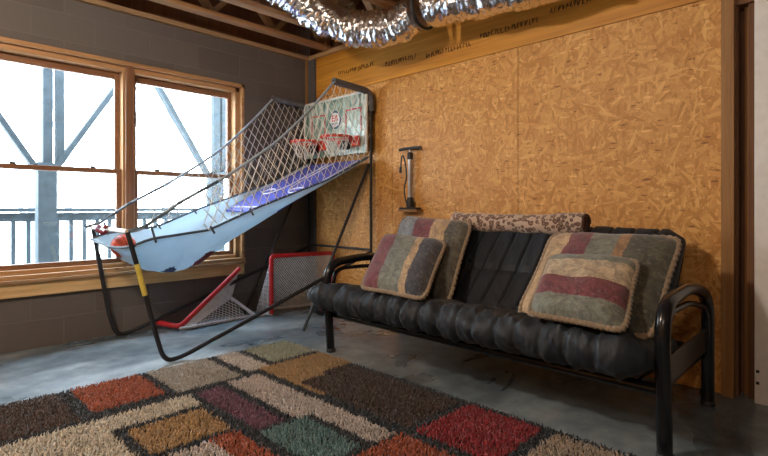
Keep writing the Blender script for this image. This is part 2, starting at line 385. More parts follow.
# ------------------------------------------------------------------ window (twin double hung) 
win = thing('window_1', (-.05, -1.78, oz0), None, None, kind='structure')
f = MB()
f.box((-.19, oy0, oz1 - .032), (.012, oy1, oz1)); f.box((-.19, oy0, oz0), (.012, oy0 + .03, oz1)); f.box((-.19, oy1 - .03, oz0), (.012, oy1, oz1)); f.box((-.19, oy0, oz0), (.03, oy1, oz0 + .03))
f.build('window_frame', M['casing'], win, bevel=.003)
# stepped jamb layers inside the frame
j = MB()
iy0, iy1 = oy0 + .03, oy1 - .03
j.box((-.17, iy0, oz1 - .075), (-.028, iy1, oz1 - .034)); j.box((-.17, iy0, oz0 + .03), (-.028, iy1, oz0 + .062))
j.build('head_jamb', M['casing'], win, bevel=.004)
for a, b in ((iy0, iy0 + .045), (iy1 - .045, iy1)): B((-.17, a, oz0 + .03), (-.028, b, oz1 - .034)).build('side_jamb', M['casingz'], win, bevel=.004)
my = -1.776
B((-.17, my - .030, oz0 + .03), (-.008, my + .030, oz1 - .034)).build('mullion', M['sashz'], win, bevel=.003)
for a in (my - .045, my + .031): B((-.15, a, oz0 + .03), (-.035, a + .014, oz1 - .075)).build('sash_track', M['casingz'], win)
def sash(y0, y1):
    z0, zm, z1 = oz0 + .062, 1.295, oz1 - .075
    for (za, zb, xo) in ((zm - .018, z1, -.125), (z0, zm + .018, -.085)):
        s = MB(); st_, rl = .036, .036
        s.box((xo - .018, y0, za), (xo + .018, y0 + st_, zb)); s.box((xo - .018, y1 - st_, za), (xo + .018, y1, zb)); 
        s.box((xo - .018, y0 + st_, za), (xo + .018, y1 - st_, za + rl)); s.box((xo - .018, y0 + st_, zb - rl - (.0 if za < 1 else .02)), (xo + .018, y1 - st_, zb))
        so = s.build('sash', M['sash'], win, bevel=.003)
        B((xo - .003, y0 + st_, za + rl), (xo + .003, y1 - st_, zb - rl)).build('pane', M['glass'], so)
    for q in (.22, .78):
        yy = y0 + (y1 - y0) * q; l = MB(); l.lathe([(.018, 0), (.018, .008), (.010, .012)], (-.085, yy, zm + .018), 12); l.box((-.09, yy - .03, zm + .026), (-.075, yy + .03, zm + .034)); l.build('sash_lock', M['matte'], win)
sash(my + .046, iy1 - .046); sash(iy0 + .046, my - .046)
B((-.19, oy0, .475), (.05, oy1 + .0, .50)).build('window_sill', M['plate'], win, bevel=.004)
B((.0, oy0 - .3, .378), (.028, oy1 - .01, .474)).build('apron_board', M['apron'], win, bevel=.003)

# ------------------------------------------------------------------ outside: deck, rail, posts, trees
struct(B((-40, -30, -3.2), (-.2, 30, -3.0)).build('ground', M['snow']))
dk = MB(); y = -7.0
for i in range(13): dk.box((-2.15 + i * .15, -7, -.05), (-2.15 + i * .15 + .143, 4, -.01))
tag(dk.build('deck', M['decking']), 'boards of the timber deck outside under the railing', 'deck')
rl = thing('deck_railing', (-2.0, -1.8, 0), 'grey wooden deck railing with square balusters beyond the window', 'railing')
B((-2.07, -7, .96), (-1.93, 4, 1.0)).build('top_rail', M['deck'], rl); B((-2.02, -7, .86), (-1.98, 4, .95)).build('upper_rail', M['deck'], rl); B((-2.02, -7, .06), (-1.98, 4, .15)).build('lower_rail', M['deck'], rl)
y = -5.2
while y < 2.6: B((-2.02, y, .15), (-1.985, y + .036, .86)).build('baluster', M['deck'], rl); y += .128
def post(y, name_label, left_h):
    p = thing('deck_post', (-1.5, y, 0), name_label, 'post', 'deck posts outside the window')
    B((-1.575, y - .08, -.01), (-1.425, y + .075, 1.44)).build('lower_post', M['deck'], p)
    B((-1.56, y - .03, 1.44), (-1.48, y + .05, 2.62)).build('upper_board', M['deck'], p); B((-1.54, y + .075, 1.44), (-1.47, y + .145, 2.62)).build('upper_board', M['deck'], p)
    for s, dy in ((1, .03), (-1, -.05)):
        MB().bar((-1.5, y + dy + s * .05, 1.40), (-1.5, y + dy + s * .70, 2.32 + .15), .05, .10, (1, 0, 0)).build('brace', M['deck'], p)
    return p
post(-2.05, 'grey timber deck post with braces seen through left window', 1); post(-.30, 'grey timber deck post with braces seen through right window', 1)
post(-3.8, 'grey timber deck post just past the left window edge', 1)
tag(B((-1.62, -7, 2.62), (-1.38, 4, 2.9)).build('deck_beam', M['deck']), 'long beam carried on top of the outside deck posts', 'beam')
def tree(x, y, h, r, label, seed, lean=0, z0=-3.0):
    rnd = random.Random(seed); t = MB()
    def branch(p, d, L, rr, lv):
        pts = [p]; q = p.copy(); dd = d.copy()
        for i in range(5):
            dd = (dd + Vector((rnd.uniform(-.12, .12), rnd.uniform(-.12, .12), rnd.uniform(-.02, .06)))).normalized(); q = q + dd * L / 5; pts.append(q.copy())
        t.tube(pts, rr, 6 if lv else 10, rfun=lambda k: rr * (1 - .65 * k))
        if lv < 3:
            for i in range(3 if lv else 5):
                k = rnd.randint(1, 5) if lv else rnd.randint(2, 5); a = rnd.uniform(0, 2 * PI)
                nd = (dd * .6 + Vector((math.cos(a), math.sin(a), .25))).normalized(); branch(pts[k], nd, L * rnd.uniform(.35, .55), rr * .38, lv + 1)
    branch(Vector((x, y, z0)), Vector((0, lean, 1)).normalized(), h, r, 0)
    return tag(t.build('bare_tree', M['bark'], smooth=True), label, 'tree', 'bare trees beyond the deck')
tree(-5.5, -1.54, 9, .13, 'bare trunk standing just left of the braced deck post in left window', 3)
tree(-7.5, 1.1, 9, .16, 'bare tree seen through left side of right window', 8, .06)
tree(-12, -5.6, 10, .16, 'distant bare tree with fine branches at far left', 11)
tree(-14, 1.0, 11, .15, 'distant bare tree behind the right deck post', 21)

# ------------------------------------------------------------------ ducts
def duct(pts, r, name, label, seed, ridge=True):
    P = smooth_path(pts, 26); n = 56; t = MB(); vs = []; up = None
    for i, p in enumerate(P):
        d = (P[min(i + 1, len(P) - 1)] - P[max(i - 1, 0)]).normalized()
        if up is None: up = Vector((0, 0, 1))
        x = d.cross(up).normalized(); u2 = x.cross(d).normalized()
        for k in range(n):
            a = 2 * PI * k / n; dr_ = x * math.cos(a) + u2 * math.sin(a)
            q = p + dr_ * r
            lw = Vector((i * .62, k * .16, seed)); ns = noise.noise(q * 5 + Vector((seed, 0, 0))) * .028 + (abs(noise.noise(lw)) - .25) * .040 + (abs(noise.noise(lw * 2.3 + Vector((0, 0, 5)))) - .2) * .014
            vs.append(p + dr_ * (r + ns ))
    fs = [(i*n+k, i*n+(k+1) % n, (i+1)*n+(k+1) % n, (i+1)*n+k) for i in range(len(P) - 1) for k in range(n)]
    fs += [tuple(range(n - 1, -1, -1)), tuple((len(P) - 1) * n + k for k in range(n))]
    t.add(vs, fs); o = t.build(name, M['foil'], smooth=True); return tag(o, label, 'duct')
duct([(.93, -2.0, 2.80), (.93, -1.45, 2.79), (.97, -1.0, 2.72), (1.13, -.70, 2.52), (1.36, -.50, 2.425), (1.64, -.43, 2.395), (1.86, -.41, 2.45)], .135, 'foil_duct', 'crinkled silver foil duct sagging down from the ceiling trusses', 1)
dd = duct([(1.985, -.40, 2.445), (2.3, -.39, 2.425), (2.6, -.37, 2.40), (2.9, -.34, 2.395), (3.4, -.33, 2.41), (4.2, -.33, 2.42), (5.0, -.33, 2.42)], .14, 'foil_duct', 'silver foil duct running along the board wall, right of the sagging one', 9)
sr = MB(); c0 = Vector((1.925, -.405, 2.455))
ring = [c0 + Vector((.0, math.cos(a) * .142, math.sin(a) * .142)) for a in [2 * PI * k / 40 for k in range(40)]]
sr.tube(ring, .012, 6, closed=True); sr.bar(c0 + Vector((0, -.14, 0)), c0 + Vector((-.02, -.14, .30)), .03, .004, (0, 1, 0)); sr.bar(c0 + Vector((0, .14, 0)), c0 + Vector((-.02, .14, .30)), .03, .004, (0, 1, 0))
tag(sr.build('duct_strap', M['matte']), 'dark hanger strap around the joint between the foil ducts', 'strap')
fw = MB()
P = smooth_path([(.10, -2.05, 2.66), (.22, -1.9, 2.64), (.34, -1.72, 2.68), (.52, -1.55, 2.74)], 14)
fw.tube(P, .05, 20); fw.v = [tuple(Vector(v) + noise.noise_vector(Vector(v) * 18) * .018) for v in fw.v]
tag(fw.build('foil_wrap', M['foil']), 'small crumpled foil wrap above the window wall', 'foil')

# ------------------------------------------------------------------ shag rug
RX0, RX1, RY0, RY1 = 1.165, 3.80, -3.35, -1.085
rects = [  # x0,x1,y0,y1,key
 (1.165, 1.64, -2.96, -2.53, 'brown'), (1.165, 1.58, -2.46, -2.12, 'rust'), (1.165, 1.62, -2.07, -1.70, 'grey'), (1.165, 1.59, -1.64, -1.49, 'pale'), (1.165, 1.53, -1.43, -1.085, 'sage'),
 (1.69, 1.86, -3.10, -2.05, 'cream'), (1.86, 2.25, -3.10, -2.47, 'cream'), (1.91, 2.20, -2.42, -2.08, 'gold'), (1.70, 2.30, -2.01, -1.87, 'plum'), (1.67, 2.34, -1.815, -1.62, 'rosy'), (2.18, 2.76, -1.735, -1.605, 'rosy'),
 (2.25, 2.60, -2.30, -2.08, 'rust'), (2.34, 2.74, -2.02, -1.785, 'teal'), (1.58, 2.18, -1.56, -1.30, 'gold'), (1.58, 1.90, -1.30, -1.085, 'gold'), (1.95, 2.76, -1.53, -1.13, 'brown'), (1.90, 2.2, -1.335, -1.13, 'brown'),
 (2.81, 3.20, -1.53, -1.12, 'red'), (2.78, 3.20, -1.92, -1.59, 'rust'), (3.26, 3.80, -1.45, -1.12, 'tan'), (2.26, 2.9, -2.62, -2.20, 'rosy'), (1.165, 1.64, -3.35, -3.02, 'grey'), (2.26, 2.24, -2.4, -2.1, 'grey')]
rects.insert(0, (2.25, 2.62, -2.50, -2.08, 'grey')); rects[rects.index((2.25, 2.60, -2.30, -2.08, 'rust'))] = (2.24, 2.60, -2.21, -2.08, 'rust')
RC = dict(char=(.018, .026, .035), brown=(.062, .036, .028), rust=(.36, .085, .035), grey=(.41, .38, .33), pale=(.58, .52, .46), sage=(.36, .38, .28), cream=(.58, .52, .42), gold=(.40, .245, .105),
          plum=(.155, .06, .10), rosy=(.52, .46, .42), teal=(.11, .21, .215), red=(.30, .018, .028), tan=(.42, .33, .25))
keys = list(RC); rug_mats = [shag('shag_' + k, RC[k]) for k in keys]
rug = thing('shag_rug', (2.5, -2.2, 0), 'multicolour patchwork shag rug on the concrete floor', 'rug')
B((RX0, RY0, 0), (RX1, RY1, .010)).build('backing', M['thread'], rug)
sp = .0095; xs = np.arange(RX0, RX1, sp); ys = np.arange(RY0, RY1, sp); gx, gy = np.meshgrid(xs, ys); gx = gx.ravel() + rng.uniform(-.005, .005, gx.size); gy = gy.ravel() + rng.uniform(-.005, .005, gy.size)
# keep only the tufts the view can reach
dx = gx - 4.217; dy = gy + 3.163; Xc = dx * .7143 + dy * .7; Yc = -dx * .7 + dy * .7143
keep = (Yc > .7) & (np.abs(Xc) < Yc * 1.5 + .3)
gx, gy = gx[keep], gy[keep]; N = gx.size
mi = np.zeros(N, int)
wob = .006
jx = gx + rng.uniform(-wob, wob, N); jy = gy + rng.uniform(-wob, wob, N)
for (x0, x1, y0, y1, k) in rects: mi[(jx > x0) & (jx < x1) & (jy > y0) & (jy < y1)] = keys.index(k)
h = rng.uniform(.018, .030, N); h = np.where(mi == 0, h * .85, h); la = rng.uniform(0, 2 * PI, N); ll = rng.uniform(.004, .016, N); rr = rng.uniform(.0026, .0042, N)
V = np.zeros((N, 7, 3)); a0 = rng.uniform(0, 2 * PI, N)
for k in range(3):
    a = a0 + k * 2 * PI / 3
    V[:, k, 0] = gx + np.cos(a) * rr; V[:, k, 1] = gy + np.sin(a) * rr; V[:, k, 2] = .008
    V[:, 3 + k, 0] = gx + np.cos(a + .5) * rr * 1.05 + np.cos(la) * ll * .45; V[:, 3 + k, 1] = gy + np.sin(a + .5) * rr * 1.05 + np.sin(la) * ll * .45; V[:, 3 + k, 2] = .008 + h * .6
V[:, 6, 0] = gx + np.cos(la) * ll * 1.3; V[:, 6, 1] = gy + np.sin(la) * ll * 1.3; V[:, 6, 2] = .006 + h
T = np.array([(0,1,4),(0,4,3),(1,2,5),(1,5,4),(2,0,3),(2,3,5),(3,4,6),(4,5,6),(5,3,6)])
Fc = (T[None] + (np.arange(N) * 7)[:, None, None]).reshape(-1, 3)
me = bpy.data.meshes.new('pile'); V[:, :, 0] -= 2.5; V[:, :, 1] += 2.2
me.vertices.add(N * 7); me.vertices.foreach_set('co', V.reshape(-1)); nf = len(Fc); me.loops.add(nf * 3); me.loops.foreach_set('vertex_index', Fc.reshape(-1).astype(np.int32))
me.polygons.add(nf); me.polygons.foreach_set('loop_start', (np.arange(nf) * 3).astype(np.int32)); me.polygons.foreach_set('loop_total', np.full(nf, 3, np.int32))
for m in rug_mats: me.materials.append(m)
me.polygons.foreach_set('material_index', np.repeat(mi, 9).astype(np.int32)); me.update(); me.validate()
po = bpy.data.objects.new('pile', me); COL.objects.link(po); po.parent = rug; po['kind'] = 'stuff'

# ------------------------------------------------------------------ futon frame
FX0, FX1 = 1.565, 3.65
fr = thing('metal_futon', (2.6, -.6, 0), 'black tubular metal futon with looped arms against the board wall', 'futon')
def arm(x, side):
    pts = rounded([(x, -.985, 0), (x, -1.03, .615), (x, -.60, .645), (x, -.235, .56), (x, -.235, 0)], .15, 10)
    a = MB().tube(pts, .029, 14).build('arm', M['black'], fr, smooth=True)
    MB().tube(rounded([(x + side * .0, -.97, .40), (x, -.95, .575), (x, -.60, .570), (x, -.27, .50), (x, -.25, .30)], .10, 8), .014, 10).build('inner_rail', M['black'], a, smooth=True)
    B((x - .006, -1.0, .285), (x + .006, -.24, .40)).build('side_plate', M['black'], a, bevel=.003)
    for y in (-.985, -.235): MB().lathe([(.033, 0), (.033, .02), (.030, .024)], (x, y, 0), 16).build('foot_cap', M['matte'], a, smooth=True)
arm(FX0, -1); arm(FX1, 1)
MB().tube([(FX0, -.965, .262), (FX1, -.965, .262)], .024, 12).build('front_rail', M['black'], fr, smooth=True)
MB().tube([(FX0, -.17, .262), (FX1, -.17, .262)], .024, 12).build('rear_rail', M['black'], fr, smooth=True)
MB().bar((FX0 + .02, -.96, .250), (FX0 + .02, -.16, .250), .03, .03).build('side_rail', M['black'], fr); MB().bar((FX1 - .04, -.96, .250), (FX1 - .04, -.16, .250), .03, .03).build('side_rail', M['black'], fr)
for i in range(12):
    x = FX0 + .12 + i * .168; MB().tube([(x, -.96, .272), (x, -.60, .262)], .007, 6).build('slat', M['black'], fr)
bf = MB(); bf.tube(rounded([(FX0 + .06, -.52, .27), (FX0 + .06, -.11, .80), (FX1 - .14, -.11, .80), (FX1 - .14, -.52, .27)], .10, 8), .017, 10); bf.build('back_frame', M['black'], fr, smooth=True)

# ------------------------------------------------------------------ futon mattress (one folded pad)
def mattress():
    cl = smooth_path([(0, -1.055, .398), (0, -.95, .385), (0, -.82, .362), (0, -.70, .362), (0, -.60, .425), (0, -.48, .535), (0, -.34, .675), (0, -.205, .812)], 7)
    m = len(cl); nr = []
    for i in range(m):
        d = (cl[min(i + 1, m - 1)] - cl[max(i - 1, 0)]).normalized(); nr.append(Vector((0, -d.z, d.y)))
    sec = []  # (point, normal, path s, side)
    hh = [lerp([(0, .092), (.25, .088), (.45, .070), (.6, .075), (1, .078)], i / (m - 1)) for i in range(m)]
    L = [0]
    for i in range(1, m): L.append(L[-1] + (cl[i] - cl[i - 1]).length)
    for i in range(m): sec.append((cl[i], nr[i], hh[i], L[i], 1))
    d = (cl[-1] - cl[-2]).normalized()
    for k in range(1, 10):
        a = PI * k / 10; sec.append((cl[-1], nr[-1] * math.cos(a) + d * math.sin(a), hh[-1], L[-1], 0))
    for i in range(m - 1, -1, -1): sec.append((cl[i], -nr[i], hh[i], L[i], -1))
    d = (cl[0] - cl[1]).normalized()
    for k in range(1, 12):
        a = PI * k / 12; sec.append((cl[0], -nr[0] * math.cos(a) + d * math.sin(a), hh[0], L[0], 2))
    nx = 460; ns = len(sec); t = MB(); vs = []; x0, x1 = 1.60, 3.615
    for ix in range(nx + 1):
        u = ix / nx; u = .5 - .5 * math.cos(PI * u) if (u < .04 or u > .96) else u
        for (c, nv, h, s, side) in sec:
            front = max(0, min(1, (-.93 - (c + nv * h).y) / .12)); xl = x0 - .17 * front; x1_ = x1 - (.07 if side != 2 and s > .42 else 0); X = xl + (x1_ - xl) * u
            e = min(X - xl, x1_ - X); R = .075; k = math.sqrt(max(0.0004, 1 - (1 - min(e, R) / R) ** 2)) if e < R else 1
            Xw = X + .004 * noise.noise(Vector((X * 2, s * 5, 7))) + (.03 * noise.noise(Vector((X * 5, s * 6, 1))) if s < .4 else 0); ph = Xw / .118; dd_ = abs(ph - round(ph)) * .118; seam = math.exp(-(dd_ / (.009 if s > .4 else .016)) ** 2) * (1 if s > .4 else .8 + .9 * abs(noise.noise(Vector((round(ph) * 3.7, 1, 2)))))
            if side == 1 and s > .40: amp = .015
            else: amp = .016
            if side == -1: amp *= .3
            off = -amp * seam
            if side == 1: 
                off -= .022 * math.exp(-((s - .70) / .014) ** 2) * (1 if s > .45 else 0) * .75
                off -= .02 * math.exp(-((s - .30) / .02) ** 2)
            p = Vector((X, s * 2.2 if side in (1, 2) else 9, (nv.y + nv.z) * .3))
            wr = noise.noise(Vector((X * 9, p.y * 2.0, p.z * 2))) * .010 + noise.noise(Vector((X * 24 + p.z * 4, p.y * 4, 3))) * .007
            fold = .034 * (1 - abs(noise.noise(Vector((X * 9 + c.z * 8 + nv.z * .8, p.y * 1.3, nv.y * .8)))) * 2.2) ** 2 * .5 + abs(noise.noise(Vector((X * 22 + nv.z * 2.5, p.y * 2, nv.y)))) * .012
            g = 1.0 if (side == 2 or (side == 1 and s < .34)) else (.35 if side == 1 else .3)
            q = c + nv * ((h + off + (wr + fold - .010) * g) * k)
            vs.append(Vector((X, q.y, q.z)))
    fs = [(i*ns+k, (i+1)*ns+k, (i+1)*ns+(k+1) % ns, i*ns+(k+1) % ns) for i in range(nx) for k in range(ns)]
    fs += [tuple(range(ns)), tuple(nx * ns + k for k in range(ns - 1, -1, -1))]
    t.add(vs, fs)
    root = thing('futon_mattress', (2.6, -.6, .27), 'black tufted cotton futon mattress folded on the metal frame', 'mattress')
    me_ = t.build('pad', M['futon'], root, smooth=True)
    for (x, s_) in ((1.95, .70), (2.36, .70), (2.77, .70)):
        pt = Vector((x, -.46, .655)); MB().sphere(pt, .012, 10, (1, .6, 1)).build('tuft_button', M['thread'], root, smooth=True)
    return me_
mattress()

# ------------------------------------------------------------------ cushions
def cushion(name, TL, TR, BR, BL, th, mat, label, cat='pillow', group=None, seed=0, trim=.0125, grow=1.05):
    TL, TR, BR, BL = map(Vector, (TL, TR, BR, BL)); c = (TL + TR + BR + BL) / 4
    TL, TR, BR, BL = [c + (p - c) * grow for p in (TL, TR, BR, BL)]
    nrm = ((TR - BL).cross(TL - BR)).normalized()
    if nrm.y > 0: nrm = -nrm
    root = thing(name, (c.x, c.y, min(BL.z, BR.z)), label, cat, group)
    n = 26; vs = []; uv = []; fs = []
    def pos(u, v, off):
        a, b = u * 2 - 1, v * 2 - 1
        # rounded corners and slightly waisted edges
        ra = a * (1 - .045 * (1 - b * b) * abs(a)) ; rb = b * (1 - .045 * (1 - a * a) * abs(b))
        k = max(abs(ra), abs(rb)); q = (abs(ra) ** 9 + abs(rb) ** 9) ** (1 / 9)
        if q > 1e-5: ra *= k / q; rb *= k / q
        U, V_ = (ra + 1) / 2, (rb + 1) / 2
        p = (BL * (1 - U) + BR * U) * (1 - V_) + (TL * (1 - U) + TR * U) * V_
        return p + nrm * off
    for side in (1, -1):
        base = len(vs)
        for i in range(n + 1):
            for j in range(n + 1):
                u, v = i / n, j / n; e = ((1 - (2 * u - 1) ** 4) * (1 - (2 * v - 1) ** 4)); bul = th / 2 * max(0, e) ** .42
                nz_ = noise.noise(Vector((u * 4 + seed, v * 4, side))) * .012 * min(1, e * 3)
                vs.append(pos(u, v, side * (bul + nz_))); uv.append((u, v))
        for i in range(n):
            for j in range(n):
                a = base + i * (n + 1) + j; q = (a, a + n + 1, a + n + 2, a + 1); fs.append(q if side == 1 else q[::-1])
    m = MB(); m.add(vs, fs); m.uv = uv; m.build('cover', mat, root, smooth=True)
    # twisted cord around the edge
    loop = [pos(i / n, 0, 0) for i in range(n)] + [pos(1, i / n, 0) for i in range(n)] + [pos(1 - i / n, 1, 0) for i in range(n)] + [pos(0, 1 - i / n, 0) for i in range(n)]
    dense = []
    for i in range(len(loop)):
        for k in range(4): dense.append(loop[i].lerp(loop[(i + 1) % len(loop)], k / 4))
    cm = MB(); cm.tube(dense, trim, 9, closed=True); 
    ncm = 9
    cm.v = [tuple(dense[i // ncm] + (Vector(v) - dense[i // ncm]) * (1 + .22 * math.sin(2 * (i % ncm) * 2 * PI / ncm + (i // ncm) * 1.05))) for i, v in enumerate(cm.v)]
    cm.build('cord_trim', M['cord'], root, smooth=True); return root
BLU, PLM, BEI, DKG, SAG, NVY, CRM, GLD, OLV = (.27, .32, .35), (.21, .042, .055), (.62, .43, .22), (.12, .12, .09), (.22, .245, .19), (.045, .050, .068), (.62, .50, .32), (.44, .24, .09), (.10, .10, .065)
mA = patchwork('patchwork_long', [(0, BLU), (.30, PLM), (.55, BEI), (.76, DKG)]); mB = patchwork('patchwork_plum', [(0, PLM), (.30, SAG), (.62, BEI), (.72, NVY)])
mC = patchwork('patchwork_wide', [(0, BEI), (.20, PLM), (.40, SAG), (.60, GLD), (.68, OLV)]); mD = patchwork('patchwork_banded', [(0, SAG), (.22, PLM), (.50, CRM), (.80, SAG)], 1)
cushion('throw_pillow', (1.70, -.37, .915), (2.29, -.37, .885), (2.47, -.86, .455), (1.93, -.84, .47), .13, mA, grow=1.10, label='large patchwork pillow at the left end, leaning behind a smaller one', seed=1)
cushion('throw_pillow', (1.79, -.66, .79), (2.27, -.64, .765), (2.46, -1.07, .515), (2.00, -1.07, .52), .13, mB, grow=1.14, label='small patchwork pillow with plum, sage and navy upright bands, left end', seed=5)
cushion('throw_pillow', (2.93, -.44, .845), (3.575, -.45, .850), (3.60, -.99, .475), (2.99, -.95, .475), .13, mC, 'large patchwork pillow at the right end beside the black arm', seed=9)
cushion('throw_pillow', (3.055, -.74, .745), (3.475, -.745, .755), (3.535, -1.11, .515), (3.13, -1.11, .525), .13, mD, 'small patchwork pillow with horizontal sage, cream and plum bands, right end', seed=13)

# ------------------------------------------------------------------ rolled blanket
bl = thing('rolled_blanket', (2.62, -.27, .83), 'leopard print blanket rolled up on top of the futon back', 'blanket')
m = MB(); path = smooth_path([(2.10, -.262, .905), (2.4, -.268, .898), (2.7, -.262, .897), (3.04, -.255, .905)], 12)
m.tube(path, .062, 28, rfun=lambda k: .062 + .004 * math.sin(k * 9)); m.v = [tuple(Vector(v) + noise.noise_vector(Vector(v) * 9) * .010) for v in m.v]; m.build('blanket_roll', M['leopard'], bl, smooth=True)
sp_ = MB(); pts = []
for i in range(60):
    a = i * .30; r = .060 - i * .00085; pts.append((3.044, -.255 + math.cos(a) * r, .905 + math.sin(a) * r))
sp_.tube(pts, .0055, 6); sp_.build('rolled_edge', plain('brown_blanket_edge', (.10, .045, .03), .9), bl, smooth=True)

# ------------------------------------------------------------------ floor pump
pu = thing('floor_pump', (1.474, -.05, .99), 'black upright bicycle floor pump standing against the board wall above the left pillow', 'pump')
MB().tube([(1.474, -.05, 1.0), (1.474, -.05, 1.43)], .017, 16).build('barrel', M['steel'], pu, smooth=True)
MB().tube([(1.474, -.05, 1.43), (1.474, -.05, 1.50)], .008, 10).build('rod', M['steel'], pu, smooth=True)
MB().tube([(1.355, -.05, 1.50), (1.42, -.05, 1.505), (1.53, -.05, 1.505), (1.595, -.05, 1.50)], .013, 12).build('handle', M['matte'], pu, smooth=True)
MB().lathe([(.024, 0), (.024, .05), (.018, .06)], (1.474, -.05, 1.41), 16).build('collar', M['matte'], pu, smooth=True)
MB().lathe([(.030, 0), (.034, .03), (.026, .075), (.020, .085)], (1.474, -.05, 1.005), 20).build('gauge_housing', M['matte'], pu, smooth=True)
bs = MB(); bs.box((1.375, -.085, .988), (1.575, -.018, 1.005)); bs.build('foot_plate', M['matte'], pu, bevel=.006)
MB().tube(smooth_path([(1.455, -.07, 1.03), (1.440, -.085, 1.15), (1.462, -.08, 1.28), (1.43, -.075, 1.42), (1.40, -.07, 1.44), (1.385, -.07, 1.34)], 8), .006, 8).build('hose', M['tube'], pu, smooth=True)
MB().tube([(1.385, -.07, 1.35), (1.382, -.07, 1.30)], .011, 8).build('valve_head', M['matte'], pu)
sh = MB(); sh.box((1.37, -.09, .972), (1.58, 0, .988)); tag(sh.build('wall_ledge', M['stud']), 'short wooden ledge on the board wall under the pump', 'ledge')

# ------------------------------------------------------------------ basketball arcade game
GX0, GX1 = .075, 1.01
g = thing('basketball_arcade_game', (.54, -1.0, 0), 'folding two-hoop basketball arcade game with light blue ramp and side nets', 'arcade game')
rope_tab = [(-2.12, .856), (-2.02, .885), (-1.81, 1.033), (-1.54, 1.185), (-1.30, 1.34), (-1.05, 1.52), (-.78, 1.765), (-.50, 2.062)]
top_tab = [(-2.08, .765), (-1.99, .80), (-1.6, .845), (-1.22, 1.0), (-.547, 1.235), (-.06, 1.475)]
bot_tab = [(-2.08, .74), (-1.98, .64), (-1.86, .565), (-1.74, .535), (-1.60, .59), (-1.376, .76), (-.724, 1.115), (-.06, 1.445)]
for x, nm in ((GX0, 'far'), (GX1, 'near')):
    sh_ = .05 if nm == 'far' else -.01; sf = -.06 if nm == 'far' else .01
    leg = MB(); pts = rounded([(x, -2.115 + sh_, .852), (x, -2.01 + sh_ * .3, .43), (x, -1.955, .19), (x, -1.905, .018), (x, -1.80, .018), (x, -.06, .60)], .075, 8)
    leg.tube(pts, .0148, 12); lo = leg.build('front_leg', M['blackfoam'], g, smooth=True)
    MB().tube([(x, -2.064 + sh_ * .7, .655), (x, -2.018 + sh_ * .4, .455)], .0165, 12).build('yellow_band', M['yellow'] if nm == 'near' else M['blackfoam'], lo, smooth=True)
    pts = rounded([(x, -.06, 0), (x, -.06, 2.055), (x, -.50, 2.075)], .10, 8)
    MB().tube(pts, .013, 12).build('rear_pole', M['matte'], g, smooth=True)
    MB().tube(rounded([(x, -.06, 1.88), (x, -.06, 2.055), (x, -.50, 2.075)], .10, 8), .030, 14).build('foam_sleeve', M['greyfoam'], g, smooth=True)
    MB().tube([(x - .018, -.07, 1.40), (x - .018, -.80, .01)], .0125, 10).build('rear_brace', M['matte'], g, smooth=True)
    k = MB(); k.lathe([(.022, 0), (.028, .012), (.028, .03), (.018, .04)], (x - .02, -.575, .425), 14, (1 if nm == 'near' else 1, 0, 0)); k.build('knob', M['matte'], g, smooth=True)
    # webbing rope on the edge of the net
    pts = [(x, y, z) for y, z in rope_tab]
    MB().tube(smooth_path(pts, 6), .0105, 8).build('edge_webbing', M['rope'], g, smooth=True)
    MB().tube([(x, y, z) for y, z in [(-2.12, .856), (-2.02, .885), (-1.81, 1.033), (-1.54, 1.185)]], .0108, 8).build('dark_webbing', M['dkrope'], g, smooth=True)
    for yy in (-1.99, -1.60, -1.30): MB().tube([(x + .012, yy, lerp(top_tab, yy) + (.09 if yy < -1.8 else .03)), (x + .014, yy + .03, lerp(top_tab, yy) - .02)], .0075, 6).build('tie_strap', M['dkrope'], g, smooth=True)
    # diamond net between webbing and ramp edge
    nt = MB(); rt = rope_tab + [(-.06, 2.062)]
    def inside(y, z): return -1.66 < y < -.065 and lerp(top_tab, y) < z < lerp(rt, y)
    for sg in (1, -1):
        c = -4.0
        sl = 2.6 if sg > 0 else 1.05
        while c < 8.0:
            run = []; y = -1.70
            while y < -.05:
                z = sg * sl * y + c + .02 * math.sin(y * 7)
                if inside(y, z): run.append((x + .004 * sg, y, z))
                else:
                    if len(run) > 1: nt.tube(run, .0032, 4, caps=False)
                    run = []
                y += .02
            if len(run) > 1: nt.tube(run, .0032, 4, caps=False)
            c += .155 if sg > 0 else .105
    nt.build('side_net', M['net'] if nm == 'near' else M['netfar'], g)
MB().tube([(GX0, -2.065, .856), (GX1, -2.125, .856)], .015, 12).build('front_bar', M['beige'], g, smooth=True)
tie = MB(); tie.tube(smooth_path([(.42, -2.115, .872), (.46, -2.14, .85), (.50, -2.11, .83), (.53, -2.09, .86), (.56, -2.12, .875)], 6), .014, 8); tie.build('red_tie', M['maroon'], g, smooth=True)
MB().tube([(GX0, -.06, .62), (GX1, -.06, .62)], .011, 10).build('rear_crossbar', M['matte'], g, smooth=True)
# ramp cloth
def zramp(u, y):
    zt, zb = lerp(top_tab, y), lerp(bot_tab, y); p = lerp([(-2.1, 1.8), (-1.75, 3.0), (-1.35, 12), (0, 24)], y)
    return zb + (zt - zb) * abs(2 * u - 1) ** p
c = MB(); nu, ny = 90, 200; vs = []; fs = []; mi_ = []
for i in range(ny + 1):
    y = -2.075 + (2.075 - .075) * i / ny
    for k in range(nu + 1):
        u = .5 - .5 * math.cos(PI * k / nu); X = GX0 + .012 + (GX1 - GX0 - .024) * u
        z = zramp(u, y); fr_ = max(0, min(1, (-1.3 - y) / .5))
        z += fr_ * .012 * noise.noise(Vector((X * 6, y * 9, 2))) + .004 * noise.noise(Vector((X * 20, y * 6, 5)))
        vs.append((X, y, z))
for i in range(ny):
    for k in range(nu): fs.append((i*(nu+1)+k, i*(nu+1)+k+1, (i+1)*(nu+1)+k+1, (i+1)*(nu+1)+k))
c.add(vs, fs)
